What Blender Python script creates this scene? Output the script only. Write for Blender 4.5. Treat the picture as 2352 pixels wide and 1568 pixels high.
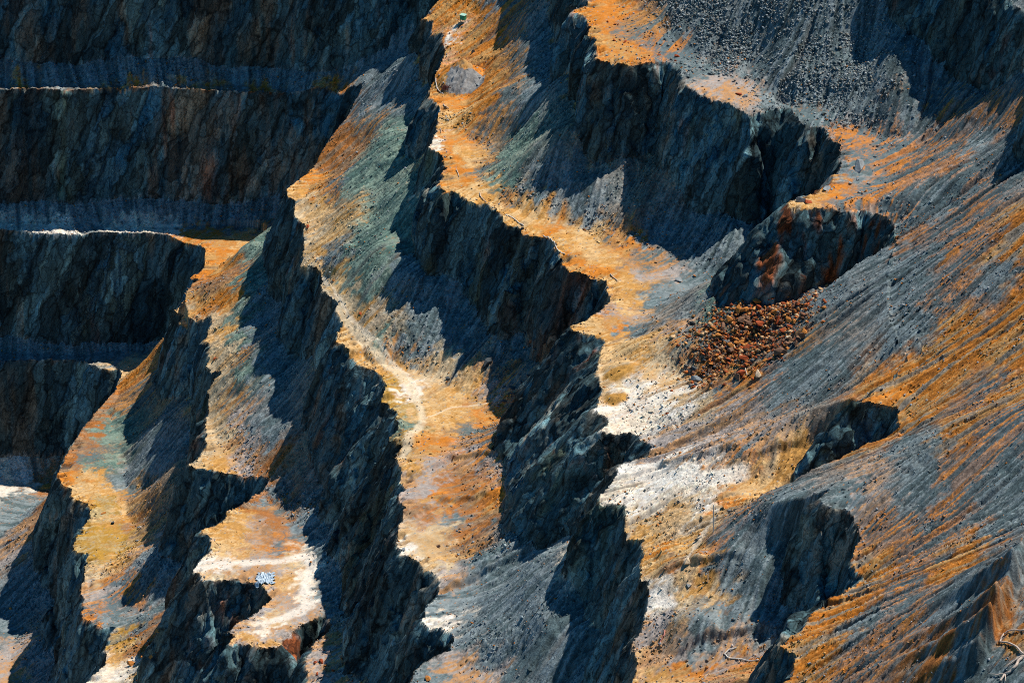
import bpy, bmesh, math, random
import numpy as np
from mathutils import Vector, Matrix

# ------------------------------------------------------------------ camera, sky, sun
for o in list(bpy.data.objects): bpy.data.objects.remove(o)
S = bpy.context.scene
R = math.radians
PITCH, DIST, HFOV = R(29.0), 500.0, R(15.4)
cam_d = bpy.data.cameras.new('camera'); cam = bpy.data.objects.new('camera', cam_d)
S.collection.objects.link(cam); S.camera = cam
CAM = np.array([0.0, -DIST*math.cos(PITCH), DIST*math.sin(PITCH)])
cam.location = CAM; cam.rotation_euler = (R(90)-PITCH, 0, 0)
cam_d.sensor_width = 36; cam_d.lens = 18/math.tan(HFOV/2); cam_d.clip_start = 1; cam_d.clip_end = 5000
S.render.resolution_x = 1024; S.render.resolution_y = 682
SHX, SHY = 0.52, 0.41                       # shadow run per metre of drop: to the left, towards the viewer
SUN_EL = math.atan2(1, math.hypot(SHX, SHY)); SUN_AZ = math.atan2(SHX, SHY)   # azimuth from +Y towards +X
sd = bpy.data.lights.new('sun', 'SUN'); sun = bpy.data.objects.new('sun', sd); S.collection.objects.link(sun)
sd.energy = 5.0; sd.angle = R(0.5); sd.color = (1.0, 0.93, 0.82)
sun.rotation_euler = Vector((SHX, SHY, 1)).to_track_quat('Z', 'Y').to_euler()
W = bpy.data.worlds.new('World'); S.world = W; W.use_nodes = True
nt = W.node_tree; bg = nt.nodes['Background']; sky = nt.nodes.new('ShaderNodeTexSky')
sky.sky_type = 'NISHITA'; sky.sun_disc = False; sky.sun_elevation = SUN_EL; sky.sun_rotation = SUN_AZ
sky.air_density = 0.8; sky.dust_density = 0.0; sky.ozone_density = 7.0
tint = nt.nodes.new('ShaderNodeVectorMath'); tint.operation = 'MULTIPLY'; tint.inputs[1].default_value = (.42, 1.02, 1.10)   # a deep blue sky
nt.links.new(sky.outputs[0], tint.inputs[0]); nt.links.new(tint.outputs[0], bg.inputs[0]); bg.inputs[1].default_value = 0.07
S.view_settings.view_transform = 'Standard'; S.view_settings.look = 'None'
S.view_settings.exposure = 0.10; S.view_settings.gamma = 1.0
S.cycles.max_bounces = 4; S.cycles.diffuse_bounces = 1; S.cycles.filter_width = 1.0; S.cycles.use_denoising = False

# ------------------------------------------------------------------ sight lines: a pixel of the 2352 x 1568 view -> a point of a level
PW, PH = 2352.0, 1568.0
FPX = (PW/2)/math.tan(HFOV/2)
FWD = np.array([0, math.cos(PITCH), -math.sin(PITCH)]); UP = np.array([0, math.sin(PITCH), math.cos(PITCH)])
def ray(u, v):
    d = FWD + np.array([1.0, 0, 0])*(u-PW/2)/FPX - UP*(v-PH/2)/FPX
    return d
def at(u, v, z):
    d = ray(u, v); t = (z-CAM[2])/d[2]
    return CAM + d*t

# ------------------------------------------------------------------ noise helpers on plan grids
rng = np.random.default_rng(7)
def smooth(t): return t*t*t*(t*(t*6-15)+10)
def vnoise(xs, ys, f, seed, fy=None):
    """value noise on an axis-aligned grid; returns [-1,1]"""
    r = np.random.default_rng(seed); fy = fy or f
    X = xs*f+1000.37; Y = ys*fy+1000.71
    xi = np.floor(X).astype(int); yi = np.floor(Y).astype(int)
    x0, y0 = xi.min(), yi.min()
    L = r.random((yi.max()-y0+3, xi.max()-x0+3)).astype(np.float32)*2-1
    a = L[yi-y0] ; b = L[yi-y0+1]; ty = smooth(Y-yi)[:, None].astype(np.float32)
    row = a*(1-ty)+b*ty
    tx = smooth(X-xi)[None, :].astype(np.float32); k = xi-x0
    return row[:, k]*(1-tx)+row[:, k+1]*tx
def fbm(xs, ys, f, seed, octv=4, gain=0.5, ridged=False):
    o = 0; a = 1; s = 0
    for i in range(octv):
        n = vnoise(xs, ys, f*2.03**i, seed+i*17)
        if ridged: n = 1-2*np.abs(n)
        o = o+n*a; s += a; a *= gain
    return o/s
def bil(F, gx, gy):
    """bilinear gather, gx gy in cell units"""
    h, w = F.shape
    gx = np.clip(gx, 0, w-1.001); gy = np.clip(gy, 0, h-1.001)
    i = gx.astype(np.int32); j = gy.astype(np.int32); fx = (gx-i).astype(np.float32); fy = (gy-j).astype(np.float32)
    k = j*w+i; G = F.ravel()
    return (G[k]*(1-fx)+G[k+1]*fx)*(1-fy)+(G[k+w]*(1-fx)+G[k+w+1]*fx)*fy
def blur(F, r, n=2):
    for _ in range(n):
        for ax in (0, 1):
            P = np.concatenate([np.repeat(F.take([0], ax), r+1, ax), F, np.repeat(F.take([-1], ax), r, ax)], ax)
            c = np.cumsum(P, ax, dtype=np.float64)
            m = F.shape[ax]
            F = ((c.take(range(2*r+1, 2*r+1+m), ax)-c.take(range(0, m), ax))/(2*r+1)).astype(np.float32)
    return F
def sstep(a, b, x):
    t = np.clip((x-a)/(b-a), 0, 1); return t*t*(3-2*t)

# ------------------------------------------------------------------ the levels: crest lines of the mined terraces
H = 19.0
# every crest vertex: u, v, talus height fraction at its foot, face steepness (tan), flat width above, slope (tan) above
CR = {}
CR[-2] = dict(z=38, pts=[(1780,-380,0.9,2.5),(1960,-220,0.8,2.5),(2080,-130,0.5,2.5),(2200,-60,0.45,2.8),(2290,-20,0.3,2.8),(2335,15,0.3,2.8),(2370,40,0.6,2.8),(2420,90,0.6,2.5),(2395,150,0.4,3),(2385,200,0.5,3),(2700,240,0.25,2),(3400,500,0.25,2),(3400,900,0.25,2),(3400,1300,0.25,2),(3400,1900,0.25,2)])
CR[-1] = dict(z=19, pts=[(1010,-520,0.4,3),(1180,-300,0.4,3),(1290,-120,0.5,3),(1338,0,0.45,3),(1340,13,0.45,3),(1317,25,0.45,3),(1347,44,0.45,3),(1352,67,0.45,3),(1347,81,0.4,3),(1365,94,0.4,3),(1364,134,0.35,3),(1399,144,0.35,3),(1422,143,0.4,3),(1443,153,0.4,3),(1490,144,0.4,3),(1530,141,0.4,3),(1568,160,0.35,3),(1578,200,0.3,3),(1612,215,0.3,3),(1645,232,0.3,3),(1672,238,0.25,3),(1692,255,0.25,3),(1726,269,0.25,3),(1756,255,0.25,3),(1786,247,0.25,3),(1817,250,0.25,3),(1827,269,0.25,3),(1857,299,0.3,2.5),(1904,289,0.3,2.5),(1899,316,0.3,2.5),(1931,331,0.3,2.5),(1934,353,0.3,2.5),(1927,386,0.35,2.5),(1904,420,0.4,2),(1864,440,0.45,1.6),(1803,467,0.35,1.25),(1815,482,0.35,1.6),(1904,482,0.42,2.2),(1988,487,0.45,2.6),(2048,504,0.5,2.6),(2058,560,0.9,2),(2040,640,1.05,2),(2045,740,1.1,2),(2085,830,1.1,2),(2040,880,1,2),(1961,924,0.28,1.6),(1998,927,0.28,2.6),(2062,942,0.28,2.6),(2062,1000,1.05,2),(1990,1060,1.1,2),(1917,1112,1,2),(1884,1145,0.38,2),(1890,1165,0.38,2.6),(1938,1166,0.38,2.6),(1958,1186,0.38,2.6),(1968,1243,0.38,2.6),(1950,1300,0.38,2.4),(1981,1320,0.68,2.4),(1961,1344,0.38,2.4),(1904,1371,0.38,2.4),(1880,1391,0.38,2.4),(1844,1441,0.38,2.4),(1800,1461,0.38,2.4),(1783,1488,0.38,2.5),(1820,1512,0.38,2.6),(1817,1538,0.38,2.6),(1800,1600,0.68,2.6),(1820,1750,0.68,2.6),(1860,2100,0.68,2.6)])
CR[0] = dict(z=0, pts=[(-900,-102,0.14,5),(-400,-100,0.14,5),(0,-94,0.14,5),(200,-90,0.13,5),(285,-92,0.2,5),(350,-88,0.13,5),(420,-90,0.25,5),(520,-90,0.12,5),(600,-88,0.14,5),(680,-83,0.12,5),(760,-65,0.17,5),(880,-61,0.4,5),(960,-70,0.5,3),(1040,-30,0.5,3),(1001,0,0.5,3),(1016,10,0.5,3),(1007,23,0.5,3),(986,37,0.5,3),(960,55,0.6,2.6),(991,65,0.6,3),(991,86,0.6,3),(1016,92,0.6,3),(1016,111,0.6,3),(1022,126,0.6,3),(1012,148,0.6,3),(1002,171,0.6,3),(999,188,0.6,3),(986,208,0.6,2.6),(986,222,0.6,2.6),(1002,235,0.6,3),(1014,249,0.6,3),(1002,265,0.6,3),(1001,302,0.6,3),(989,316,0.6,3),(982,336,0.6,3),(1002,349,0.6,3),(1021,366,0.6,3),(1016,380,0.6,3),(1016,400,0.6,3),(1007,430,0.42,3),(1022,447,0.42,3),(1039,440,0.42,3),(1053,450,0.42,3),(1073,464,0.42,3),(1086,467,0.42,3),(1113,470,0.42,3),(1140,487,0.3,3),(1164,517,0.3,3),(1200,522,0.3,3),(1200,544,0.3,3),(1231,546,0.3,3),(1261,552,0.3,3),(1274,568,0.22,3),(1288,588,0.22,3),(1293,611,0.22,3),(1301,628,0.22,3),(1328,628,0.22,3),(1352,643,0.22,3),(1392,643,0.22,3),(1399,672,0.22,3),(1392,695,0.12,2.6),(1362,722,0.1,2.2),(1348,734,0.1,1.8),(1303,752,0.08,1.5),(1335,766,0.12,1.15),(1355,769,0.12,1.15),(1389,783,0.12,1.15),(1385,810,0.12,1.15),(1369,843,0.12,1.15),(1382,890,0.12,1.15),(1372,924,0.12,1.15),(1362,944,0.12,1.15),(1395,957,0.12,1.15),(1392,971,0.12,1.15),(1375,991,0.12,1.15),(1412,994,0.12,1.6),(1443,994,0.12,1.7),(1476,1004,0.15,1.8),(1479,1025,0.15,1.8),(1493,1048,0.2,1.8),(1476,1075,0.25,1.7),(1443,1073,0.3,1.7),(1417,1071,0.35,1.7),(1402,1122,0.5,1.7),(1369,1159,0.6,1.7),(1375,1171,0.6,2),(1406,1176,0.55,2.4),(1436,1182,0.5,2.6),(1439,1219,0.45,2.6),(1432,1263,0.4,2.6),(1466,1270,0.4,2.6),(1476,1327,0.3,2.4),(1463,1344,0.25,2.2),(1463,1391,0.2,2.2),(1483,1404,0.2,2.2),(1486,1431,0.15,2.2),(1469,1478,0.1,2.2),(1453,1512,0.1,2.2),(1459,1545,0.1,2.2),(1440,1620,0.1,2.2),(1470,1750,0.1,2.2),(1500,2100,0.1,2.2)])
CR[1] = dict(z=-19, pts=[(-900,200,0.12,6),(-400,202,0.12,6),(0,205,0.12,6),(75,204,0.1,6),(140,208,0.12,6),(210,206,0.1,6),(282,203,0.12,6),(360,204,0.12,6),(460,206,0.12,6),(520,209,0.1,6),(607,212,0.1,6),(700,215,0.12,3),(750,218,0.15,3),(790,232,0.2,3),(833,238,0.3,3),(800,300,0.3,3),(784,329,0.45,3),(739,366,0.45,3),(702,400,0.45,3),(657,433,0.45,3),(660,450,0.35,3),(679,460,0.35,3),(675,497,0.35,3),(692,517,0.35,3),(700,527,0.35,3),(694,564,0.35,3),(692,588,0.35,3),(700,601,0.5,3),(685,621,0.5,3),(702,635,0.5,3),(729,636,0.5,3),(746,655,0.5,3),(739,678,0.5,3),(756,699,0.5,3),(769,715,0.5,3),(779,742,0.5,2.8),(769,786,0.25,2.4),(784,793,0.2,2.2),(804,816,0.12,1.9),(828,843,0.1,1.8),(861,857,0.08,1.7),(875,863,0.08,1.7),(885,897,0.08,1.8),(875,924,0.08,1.8),(895,927,0.08,1.8),(912,961,0.08,1.9),(908,981,0.08,2),(890,1008,0.08,2),(918,1028,0.08,2.1),(908,1041,0.08,2.2),(918,1071,0.08,2.3),(923,1105,0.06,2.4),(918,1135,0.05,2.4),(923,1162,0.05,2.4),(918,1219,0.05,2.4),(908,1238,0.05,2.4),(918,1273,0.05,2.4),(939,1283,0.08,2.2),(959,1293,0.1,2.2),(962,1307,0.1,2.2),(986,1310,0.1,2.2),(1006,1337,0.1,2.2),(1006,1360,0.12,2.2),(986,1387,0.15,2.2),(972,1414,0.2,2.2),(965,1431,0.2,2.2),(986,1438,0.2,2.2),(1012,1448,0.2,2.2),(1036,1471,0.2,2.2),(1033,1491,0.2,2.2),(999,1512,0.2,2.2),(969,1528,0.2,2.2),(952,1545,0.2,2.2),(935,1568,0.2,2.2),(900,1650,0.2,2.2),(930,1800,0.2,2.2),(960,2150,0.2,2.2)])
CR[2] = dict(z=-38, pts=[(-900,520,0.12,6),(-400,524,0.12,6),(0,526,0.12,6),(60,532,0.12,6),(111,536,0.12,6),(165,539,0.12,6),(215,533,0.12,6),(276,534,0.12,6),(336,536,0.12,6),(383,539,0.12,6),(396,547,0.12,6),(427,558,0.12,6),(460,563,0.3,3),(472,574,0.3,3),(469,591,0.3,3),(467,611,0.3,3),(457,625,0.35,3),(433,638,0.4,3),(455,640,0.4,3),(437,668,0.4,3),(413,702,0.4,3),(400,719,0.4,3),(422,722,0.4,3),(408,744,0.45,3),(423,749,0.5,3),(450,769,0.5,3),(487,766,0.5,3),(484,786,0.5,3),(470,810,0.5,3),(480,823,0.5,3),(479,847,0.5,3),(487,870,0.5,3),(507,882,0.5,3),(504,894,0.5,3),(474,914,0.45,3),(479,937,0.45,3),(477,957,0.4,3),(477,991,0.35,3),(470,1025,0.3,2.8),(460,1048,0.25,2.6),(433,1066,0.2,2.4),(454,1073,0.2,2.4),(480,1072,0.2,2.4),(504,1083,0.2,2.4),(538,1085,0.2,2.4),(571,1098,0.2,2.4),(598,1102,0.2,2.4),(612,1112,0.2,2.4),(605,1119,0.2,2.4),(575,1145,0.2,2.4),(551,1159,0.2,2.4),(517,1179,0.2,2.4),(517,1189,0.2,2.4),(464,1219,0.2,2.4),(484,1236,0.2,2.4),(491,1250,0.2,2.4),(477,1270,0.15,2.2),(460,1287,0.1,2.2),(437,1314,0.1,2.1),(464,1320,0.1,2.1),(460,1330,0.1,2.1),(491,1334,0.1,2.1),(538,1330,0.1,2.1),(558,1329,0.1,2.1),(553,1337,0.1,2.1),(591,1340,0.1,2.2),(608,1354,0.1,2.2),(615,1377,0.1,2.2),(598,1397,0.1,2.2),(558,1421,0.1,2.1),(517,1448,0.1,2.1),(531,1458,0.1,2.1),(519,1481,0.1,2.1),(571,1481,0.1,2.4),(605,1488,0.1,2.4),(645,1487,0.1,2.4),(649,1468,0.1,2.4),(689,1441,0.1,2.4),(722,1418,0.1,2.4),(745,1412,0.1,2.4),(762,1440,0.1,2.4),(720,1476,0.1,2.4),(705,1510,0.1,2.4),(705,1568,0.1,2.4),(690,1650,0.1,2.4),(720,1800,0.1,2.4),(740,2150,0.1,2.4)])
CR[3] = dict(z=-57, pts=[(-900,826,0.12,6),(-400,828,0.12,6),(0,829,0.12,6),(27,828,0.12,6),(77,825,0.12,6),(134,826,0.12,6),(188,830,0.12,6),(215,840,0.12,6),(249,852,0.2,3),(272,847,0.2,3),(279,860,0.2,3),(269,877,0.25,3),(265,894,0.3,3),(232,934,0.3,3),(202,964,0.3,3),(161,1021,0.3,3),(150,1047,0.3,3),(134,1088,0.18,3),(136,1109,0.18,3),(155,1129,0.18,3),(168,1149,0.18,3),(198,1156,0.18,3),(205,1169,0.18,3),(195,1199,0.18,3),(185,1229,0.18,3),(173,1250,0.18,3),(176,1270,0.18,3),(198,1273,0.18,3),(192,1297,0.18,3),(185,1327,0.18,3),(178,1350,0.18,3),(188,1371,0.18,3),(185,1421,0.18,3),(208,1431,0.2,2.6),(228,1441,0.15,2.4),(259,1441,0.15,2.4),(249,1465,0.15,2.4),(239,1478,0.15,2.4),(245,1502,0.15,2.4),(242,1525,0.15,2.4),(215,1549,0.15,2.4),(192,1568,0.15,2.4),(150,1650,0.2,2.4),(180,1800,0.2,2.4),(200,2150,0.2,2.4)])
LEV = [-2, -1, 0, 1, 2, 3]
FLOOR = -76.0
TAN_T = 0.74
EXTRA = {2: 2.3, 3: 4.0, 4: 4.0}            # at the far left of the pit the lower terraces lie this much deeper
def far_left(u, v): return float(sstep(640, 380, u)*sstep(980, 760, v-0.25*(300-u)*0))
def lev_z(k, m): return CR[k]['z']-EXTRA.get(k, 0)*m
def extra(k, u, v):
    """flat width and slope of the ground above a crest, softness of the scree at its foot"""
    if k == -1: b, sl = (4.5, .5) if v < 480 else (.3, .70)
    else: b, sl = 0, 0
    c = 3.0
    if k == -1: c = 3+ (12 if v > 480 else 0)+(8 if v > 900 else 0)
    if k == 0: c = 5 if v < 450 else (2.5 if v < 740 else 9)
    if k == 1 and v > 1050: c = 5
    if k == 1 and 290 < v < 445: c = 6
    if (k == 0 and v < -20 and u < 900) or (k == 1 and v < 240 and u < 720) or (k == 2 and v < 540 and u < 400): c = .8
    return b, sl, c

# ------------------------------------------------------------------ plan grids
X0, X1, Y0, Y1 = -100.0, 108.0, -140.0, 178.0
CS, FS = 0.5, 0.17
cx = np.arange(X0, X1+CS, CS); cy = np.arange(Y0, Y1+CS, CS)
xs = np.arange(X0, X1, FS); ys = np.arange(Y0, Y1, FS)
nx, ny = len(xs), len(ys)

def field(level):
    """signed distance to the crest (positive downhill) + smooth crest attributes, on the coarse grid"""
    L = CR[level]
    ms = [far_left(p[0], p[1]) for p in L['pts']]
    pl = np.array([at(p[0], p[1], lev_z(level, m))[:2] for p, m in zip(L['pts'], ms)])
    A = np.array([(p[2], p[3], m)+extra(level, p[0], p[1]) for p, m in zip(L['pts'], ms)])
    GX, GY = np.meshgrid(cx, cy)
    best = np.full(GX.shape, 1e9)
    for (ax, ay), (bx, by) in zip(pl[:-1], pl[1:]):
        dx, dy = bx-ax, by-ay; t = np.clip(((GX-ax)*dx+(GY-ay)*dy)/(dx*dx+dy*dy+1e-9), 0, 1)
        best = np.minimum(best, (GX-ax-t*dx)**2+(GY-ay-t*dy)**2)
    poly = [tuple(p) for p in pl]+[(900, -900), (900, 900), (-900, 900)]
    if level < 0: poly = [tuple(p) for p in pl]+[(900, -900), (900, 900), (pl[0][0], 900)]
    ins = np.zeros(GX.shape, bool)
    n = len(poly)
    for i in range(n):
        (ax, ay), (bx, by) = poly[i], poly[(i+1) % n]
        if ay == by: continue
        c = (ay > GY) != (by > GY)
        if not c.any(): continue
        ins ^= c & (GX < (bx-ax)*(GY-ay)/(by-ay)+ax)
    d = np.sqrt(best)*np.where(ins, -1, 1)
    s = 4; gx, gy = cx[::s], cy[::s]; AX, AY = np.meshgrid(gx, gy)
    pts = []; at_ = []
    for i in range(len(pl)-1):
        m = max(1, int(np.hypot(*(pl[i+1]-pl[i]))/2.0))
        for k in range(m):
            t = k/m; pts.append(pl[i]*(1-t)+pl[i+1]*t); at_.append(A[i]*(1-t)+A[i+1]*t)
    num = np.zeros(AX.shape+(A.shape[1],)); den = np.zeros(AX.shape)
    for p, a in zip(pts, at_):
        if p[1] > 400 or abs(p[0]) > 400: continue
        w = 1/((AX-p[0])**2+(AY-p[1])**2+1.5)**2
        num += w[..., None]*a; den += w
    att = num/den[..., None]
    return d.astype(np.float32), att.astype(np.float32)

FGX, FGY = np.meshgrid((xs-X0)/CS, (ys-Y0)/CS); FGX = FGX.astype(np.float32); FGY = FGY.astype(np.float32)
calm = 1-.75*sstep(60, 85, ys)[:, None]*sstep(10, -10, xs)[None, :]
wx = fbm(xs, ys, 0.45, 201, 4, .6)*2.6*calm; wy = fbm(xs, ys, 0.45, 211, 4, .6)*2.6*calm      # small wander of the crest lines, in half metres
rib = (fbm(xs, ys, 0.10, 11, 2, .5, True)*.8+fbm(xs, ys, 0.42, 21, 2, .6, True)*0.38+fbm(xs, ys, 1.5, 23, 2, .6, True)*.08).astype(np.float32)*(.35+.65*calm)
bumpy = fbm(xs, ys, 0.07, 31, 4).astype(np.float32); patch0 = fbm(xs, ys, .5, 33, 3, .6)
lobes = fbm(xs, ys, 0.11, 37, 2).astype(np.float32)
micro = fbm(xs, ys, 0.9, 41, 2).astype(np.float32)
Z = np.full((ny, nx), FLOOR, np.float32)+bumpy*0.5
ROCK = np.zeros((ny, nx), np.float32)       # 1 on bare rock
BENCH = np.full((ny, nx), 4, np.int8)       # which level the ground belongs to
TAL = np.zeros((ny, nx), np.float32)
dn_low = tf_low = None
for k in reversed(LEV):
    dc, att = field(k)
    dw = bil(dc, FGX+wx*.5, FGY+wy*.5); d = bil(dc, FGX, FGY)
    hc, tf, mm, b, sl, cc = [bil(att[..., q].copy(), FGX/4, FGY/4) for q in range(6)]
    zc = lev_z(k, mm); zb = lev_z(k+1, mm) if k+1 in CR else FLOOR-EXTRA[4]*mm
    if k == 3: Z = Z-EXTRA[4]*mm
    ds = bil(blur(dc, 8, 3), FGX, FGY)
    near = np.exp(np.clip(dw, -99, 0)/2.5); inner = -(dw*near+np.minimum(ds, 0)*(1-near))
    top = zc+(bumpy*0.5+micro*.12)*calm*np.clip(inner/2.5, 0, 1)
    if k == -1:                              # scree lies on the first terrace
        b = b*(1-sstep(.6, .9, hc)); t = np.clip(inner-b, 0, None); c = b*1.5+.4
        top = top+sl*t*t/(t+c)
    if k == -2:
        top = top+.66*np.clip(inner, 0, None)
    dn = dw+rib*np.clip(.45+dw*.3, .2, 1.1)*(1-.8*sstep(.8, 1, hc))*np.clip(tf/2.4, .5, 1)
    face = zc-tf*np.clip(dn, 0, None)
    up = (dn < 0)
    zk = np.where(up, top, face)
    # scree at the foot of the face
    hh = np.clip(hc*(1+.4*lobes*sstep(.85, .5, hc)+.25*sstep(.6, .85, hc)), 0, 1.0)*(zc-zb)
    wt = (hh+np.sqrt(hh*hh+4*TAN_T*hh*cc))/(2*TAN_T)
    w = (zc-zb-hh)/tf+wt*(1-.1*(cc < 1.5))
    t = np.clip(w-d, 0, None); tal = zb+TAN_T*t*t/(t+cc)+(bumpy*0.5+micro*.12)
    tal = np.where((dw > -2.5) & (t > 0), np.minimum(tal, np.maximum(np.where(dw < 0, top, zc), zc+.2)), -999)
    over = np.zeros_like(up)
    if dn_low is not None and k > -2:                   # scree that reaches the lower crest breaks off there
        over = dn_low > 0; tal = np.where(over, tal-tf_low*np.clip(dn_low, 0, None), tal)
    isr = (~up) & (face > tal) & (face > Z)
    ist = (~up) & ~isr & (tal > Z)
    Z = np.where(up, top, np.where(isr, face, np.where(ist, tal, Z)))
    ROCK = np.where(up, 0, np.where(isr, 1, np.where(ist, over*1.0, ROCK)))
    TAL = np.where(up, 0, np.where(isr, 0, np.where(ist, np.clip(t/(2+cc), 0, 1), TAL)))
    if k == -1: TAL = np.where(up, np.clip((inner-b)/4, 0, 1), TAL)
    if k == -2: TAL = np.where(up, 1, TAL)
    dn_low, tf_low = dn, tf
    BENCH = np.where(up, k, np.where(isr, k, np.where(ist, k+1, BENCH)))
Z = Z.astype(np.float32)


# ------------------------------------------------------------------ the gravel cone and low mounds standing on the terraces
def hit(u, v):
    """where the sight line through a pixel meets the ground"""
    d = ray(u, v); t0 = (75-CAM[2])/d[2]; t1 = (-90-CAM[2])/d[2]
    t = np.arange(t0, t1, .15); P = CAM[None, :]+d[None, :]*t[:, None]
    z = bil(Z, (P[:, 0]-X0)/FS, (P[:, 1]-Y0)/FS)
    k = np.argmax(P[:, 2] <= z)
    return np.array([P[k, 0], P[k, 1], z[k]])
def ground(x, y): return float(bil(Z, np.array([(x-X0)/FS]), np.array([(y-Y0)/FS]))[0])
GX, GY = np.meshgrid(xs, ys); GX = GX.astype(np.float32); GY = GY.astype(np.float32)
SPURS = [(1.35, [(1812, 470, 18.5), (1760, 520, 16.0), (1700, 610, 10.5), (1640, 690, 6.5), (1590, 745, 4.0), (1560, 800, 2.0)]),
         (2.0, [(1965, 926, 18.8), (1920, 975, 16.5), (1875, 1040, 13.0), (1845, 1090, 10.0), (1822, 1130, 7.0)]),
         (2.6, [(1925, 1118, 18.8), (1890, 1165, 17.0), (1878, 1220, 15.0), (1876, 1280, 13.0), (1884, 1340, 11.5), (1892, 1388, 11.0)]),
         (2.2, [(1905, 1376, 18.6), (1868, 1400, 17.5), (1815, 1450, 17.5), (1790, 1480, 17.0)])]
for tn_, pts_ in SPURS:
    sp3 = [at(*q_) for q_ in pts_]
    for a_, b_ in zip(sp3[:-1], sp3[1:]):
        t_ = np.clip(((GX-a_[0])*(b_[0]-a_[0])+(GY-a_[1])*(b_[1]-a_[1]))/((b_[0]-a_[0])**2+(b_[1]-a_[1])**2), 0, 1)
        ds_ = np.hypot(GX-a_[0]-t_*(b_[0]-a_[0]), GY-a_[1]-t_*(b_[1]-a_[1]))
        zr = a_[2]+t_*(b_[2]-a_[2])-tn_*np.clip(ds_+rib*.6-(.5 if tn_ > 1.5 else 0), 0, None)+patch0*.8
        mk = zr > Z; Z = np.where(mk, zr, Z).astype(np.float32); ROCK = np.where(mk, 1, ROCK)
for ln3, hh3 in [([(2352, 1278), (2322, 1350), (2285, 1430), (2262, 1480), (2240, 1530)], 3.0), ([(1690, 1030), (1600, 1052), (1520, 1062)], .5), ([(1880, 985), (1790, 1030), (1700, 1060)], .6), ([(1480, 765), (1560, 728), (1640, 690)], .8), ([(1690, 1270), (1600, 1295), (1530, 1322)], .6), ([(1760, 1440), (1640, 1462), (1560, 1490)], .7), ([(1140, 1030), (1040, 1052), (960, 1090)], .5), ([(1120, 1130), (1020, 1150), (950, 1185)], .5), ([(1250, 1210), (1120, 1310), (1040, 1345)], .8)]:
    pp3 = [hit(u0, v0)[:2] for u0, v0 in ln3]                  # humps and steps of slumped soil running down the slopes
    for a_, b_ in zip(pp3[:-1], pp3[1:]):
        L_ = math.hypot(*(b_-a_)); tx_, ty_ = (b_-a_)/L_; al_ = (GX-a_[0])*tx_+(GY-a_[1])*ty_; sd_ = (GX-a_[0])*ty_-(GY-a_[1])*tx_+patch0*.5
        bell = sstep(-1.5, .5, al_)*sstep(L_+1.5, L_-.5, al_)
        Z = (Z+hh3*bell*sstep(-.5-.25*hh3, .15, sd_)*np.exp(-np.clip(sd_, 0, None)/(1.5+1.6*hh3))*(ROCK < .5)).astype(np.float32)
CONE = hit(1062, 205); CONE[1] += 2.6
rc = np.hypot(GX-CONE[0], (GY-CONE[1])*1.0)/(1+.08*bumpy); hcone = np.clip(5.4-rc, -1, 9)*.74
CM = (hcone > 0) & (ROCK < .5)
Z = np.where(CM, np.maximum(Z, CONE[2]-.1+hcone), Z)
MOUNDS = [(1424, 852, 2.4, .45), (1417, 910, 1.9, .5), (110, 1117, 1.3, .3), (1560, 1300, 4.0, .5), (780, 592, 2.5, .6), (885, 905, 2.2, .9), (870, 812, 2.4, .8), (905, 985, 2.0, .8), (930, 1010, 2.2, .8), (1540, 1265, 2.2, .4), (800, 805, 2.2, .8), (706, 618, 2.0, .7)]
MO = np.zeros_like(Z)
for u, v, r, h in MOUNDS:
    p = hit(u, v); q = np.clip(1-((GX-p[0])**2+(GY-p[1])**2)/(r*r)*(1+.25*micro), 0, 1)
    Z = Z+(h*sstep(0, .8, q)*(ROCK < .5)).astype(np.float32); MO = np.maximum(MO, sstep(0, .35, q)*(ROCK < .5))

# ------------------------------------------------------------------ streaks that follow the fall of the ground
gy_, gx_ = np.gradient(blur(Z, 6, 2), FS); SLOPE = np.hypot(gx_, gy_)
Zs = blur(np.where(ROCK > .5, Z, Z), 9, 2); Zw = blur(Z, 30, 2); gy_, gx_ = np.gradient(Zs*.75+Zw*.25, FS); gm = np.hypot(gx_, gy_)
tw = R(12)+R(14)*sstep(10, 40, GX); fx = -(gx_*np.cos(tw)-gy_*np.sin(tw)); fy = -(gx_*np.sin(tw)+gy_*np.cos(tw))
fx = fx/(gm+.04); fy = fy/(gm+.04)
wob = fbm(xs, ys, .05, 77, 2)*.18; fx, fy = fx*np.cos(wob)-fy*np.sin(wob), fx*np.sin(wob)+fy*np.cos(wob)
IX, IY = np.meshgrid(np.arange(nx, dtype=np.float32), np.arange(ny, dtype=np.float32))
def lic(N, n, step):
    acc = N.copy(); cnt = 1
    for sg in (1, -1):
        px, py = IX.copy(), IY.copy()
        for i in range(n):
            if i % 3 == 0: vx = bil(fx, px, py); vy = bil(fy, px, py)
            px += sg*step*vx; py += sg*step*vy
            acc += bil(N, px, py); cnt += 1
    acc /= cnt; acc -= blur(acc, 25, 1); return (acc/acc.std()).astype(np.float32)
WN = rng.standard_normal((ny, nx)).astype(np.float32)
L1 = lic(WN, 15, 1.2)
L2 = lic(blur(WN, 1, 1)/1.0, 24, 2.0)
L3 = lic(blur(rng.standard_normal((ny, nx)).astype(np.float32), 2, 2), 34, 3.0)
grit = rng.standard_normal((ny, nx)).astype(np.float32)
L4 = lic(blur(rng.standard_normal((ny, nx)).astype(np.float32), 6, 2), 30, 5.0)
patch = fbm(xs, ys, 0.10, 301, 4, .6); patch2 = fbm(xs, ys, 0.25, 311, 4, .6); patch3 = fbm(xs, ys, .8, 321, 3, .6)
st = np.clip(SLOPE/.5, 0, 1); st2 = np.clip(SLOPE/.16, 0, 1); soft = (1-ROCK)
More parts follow.
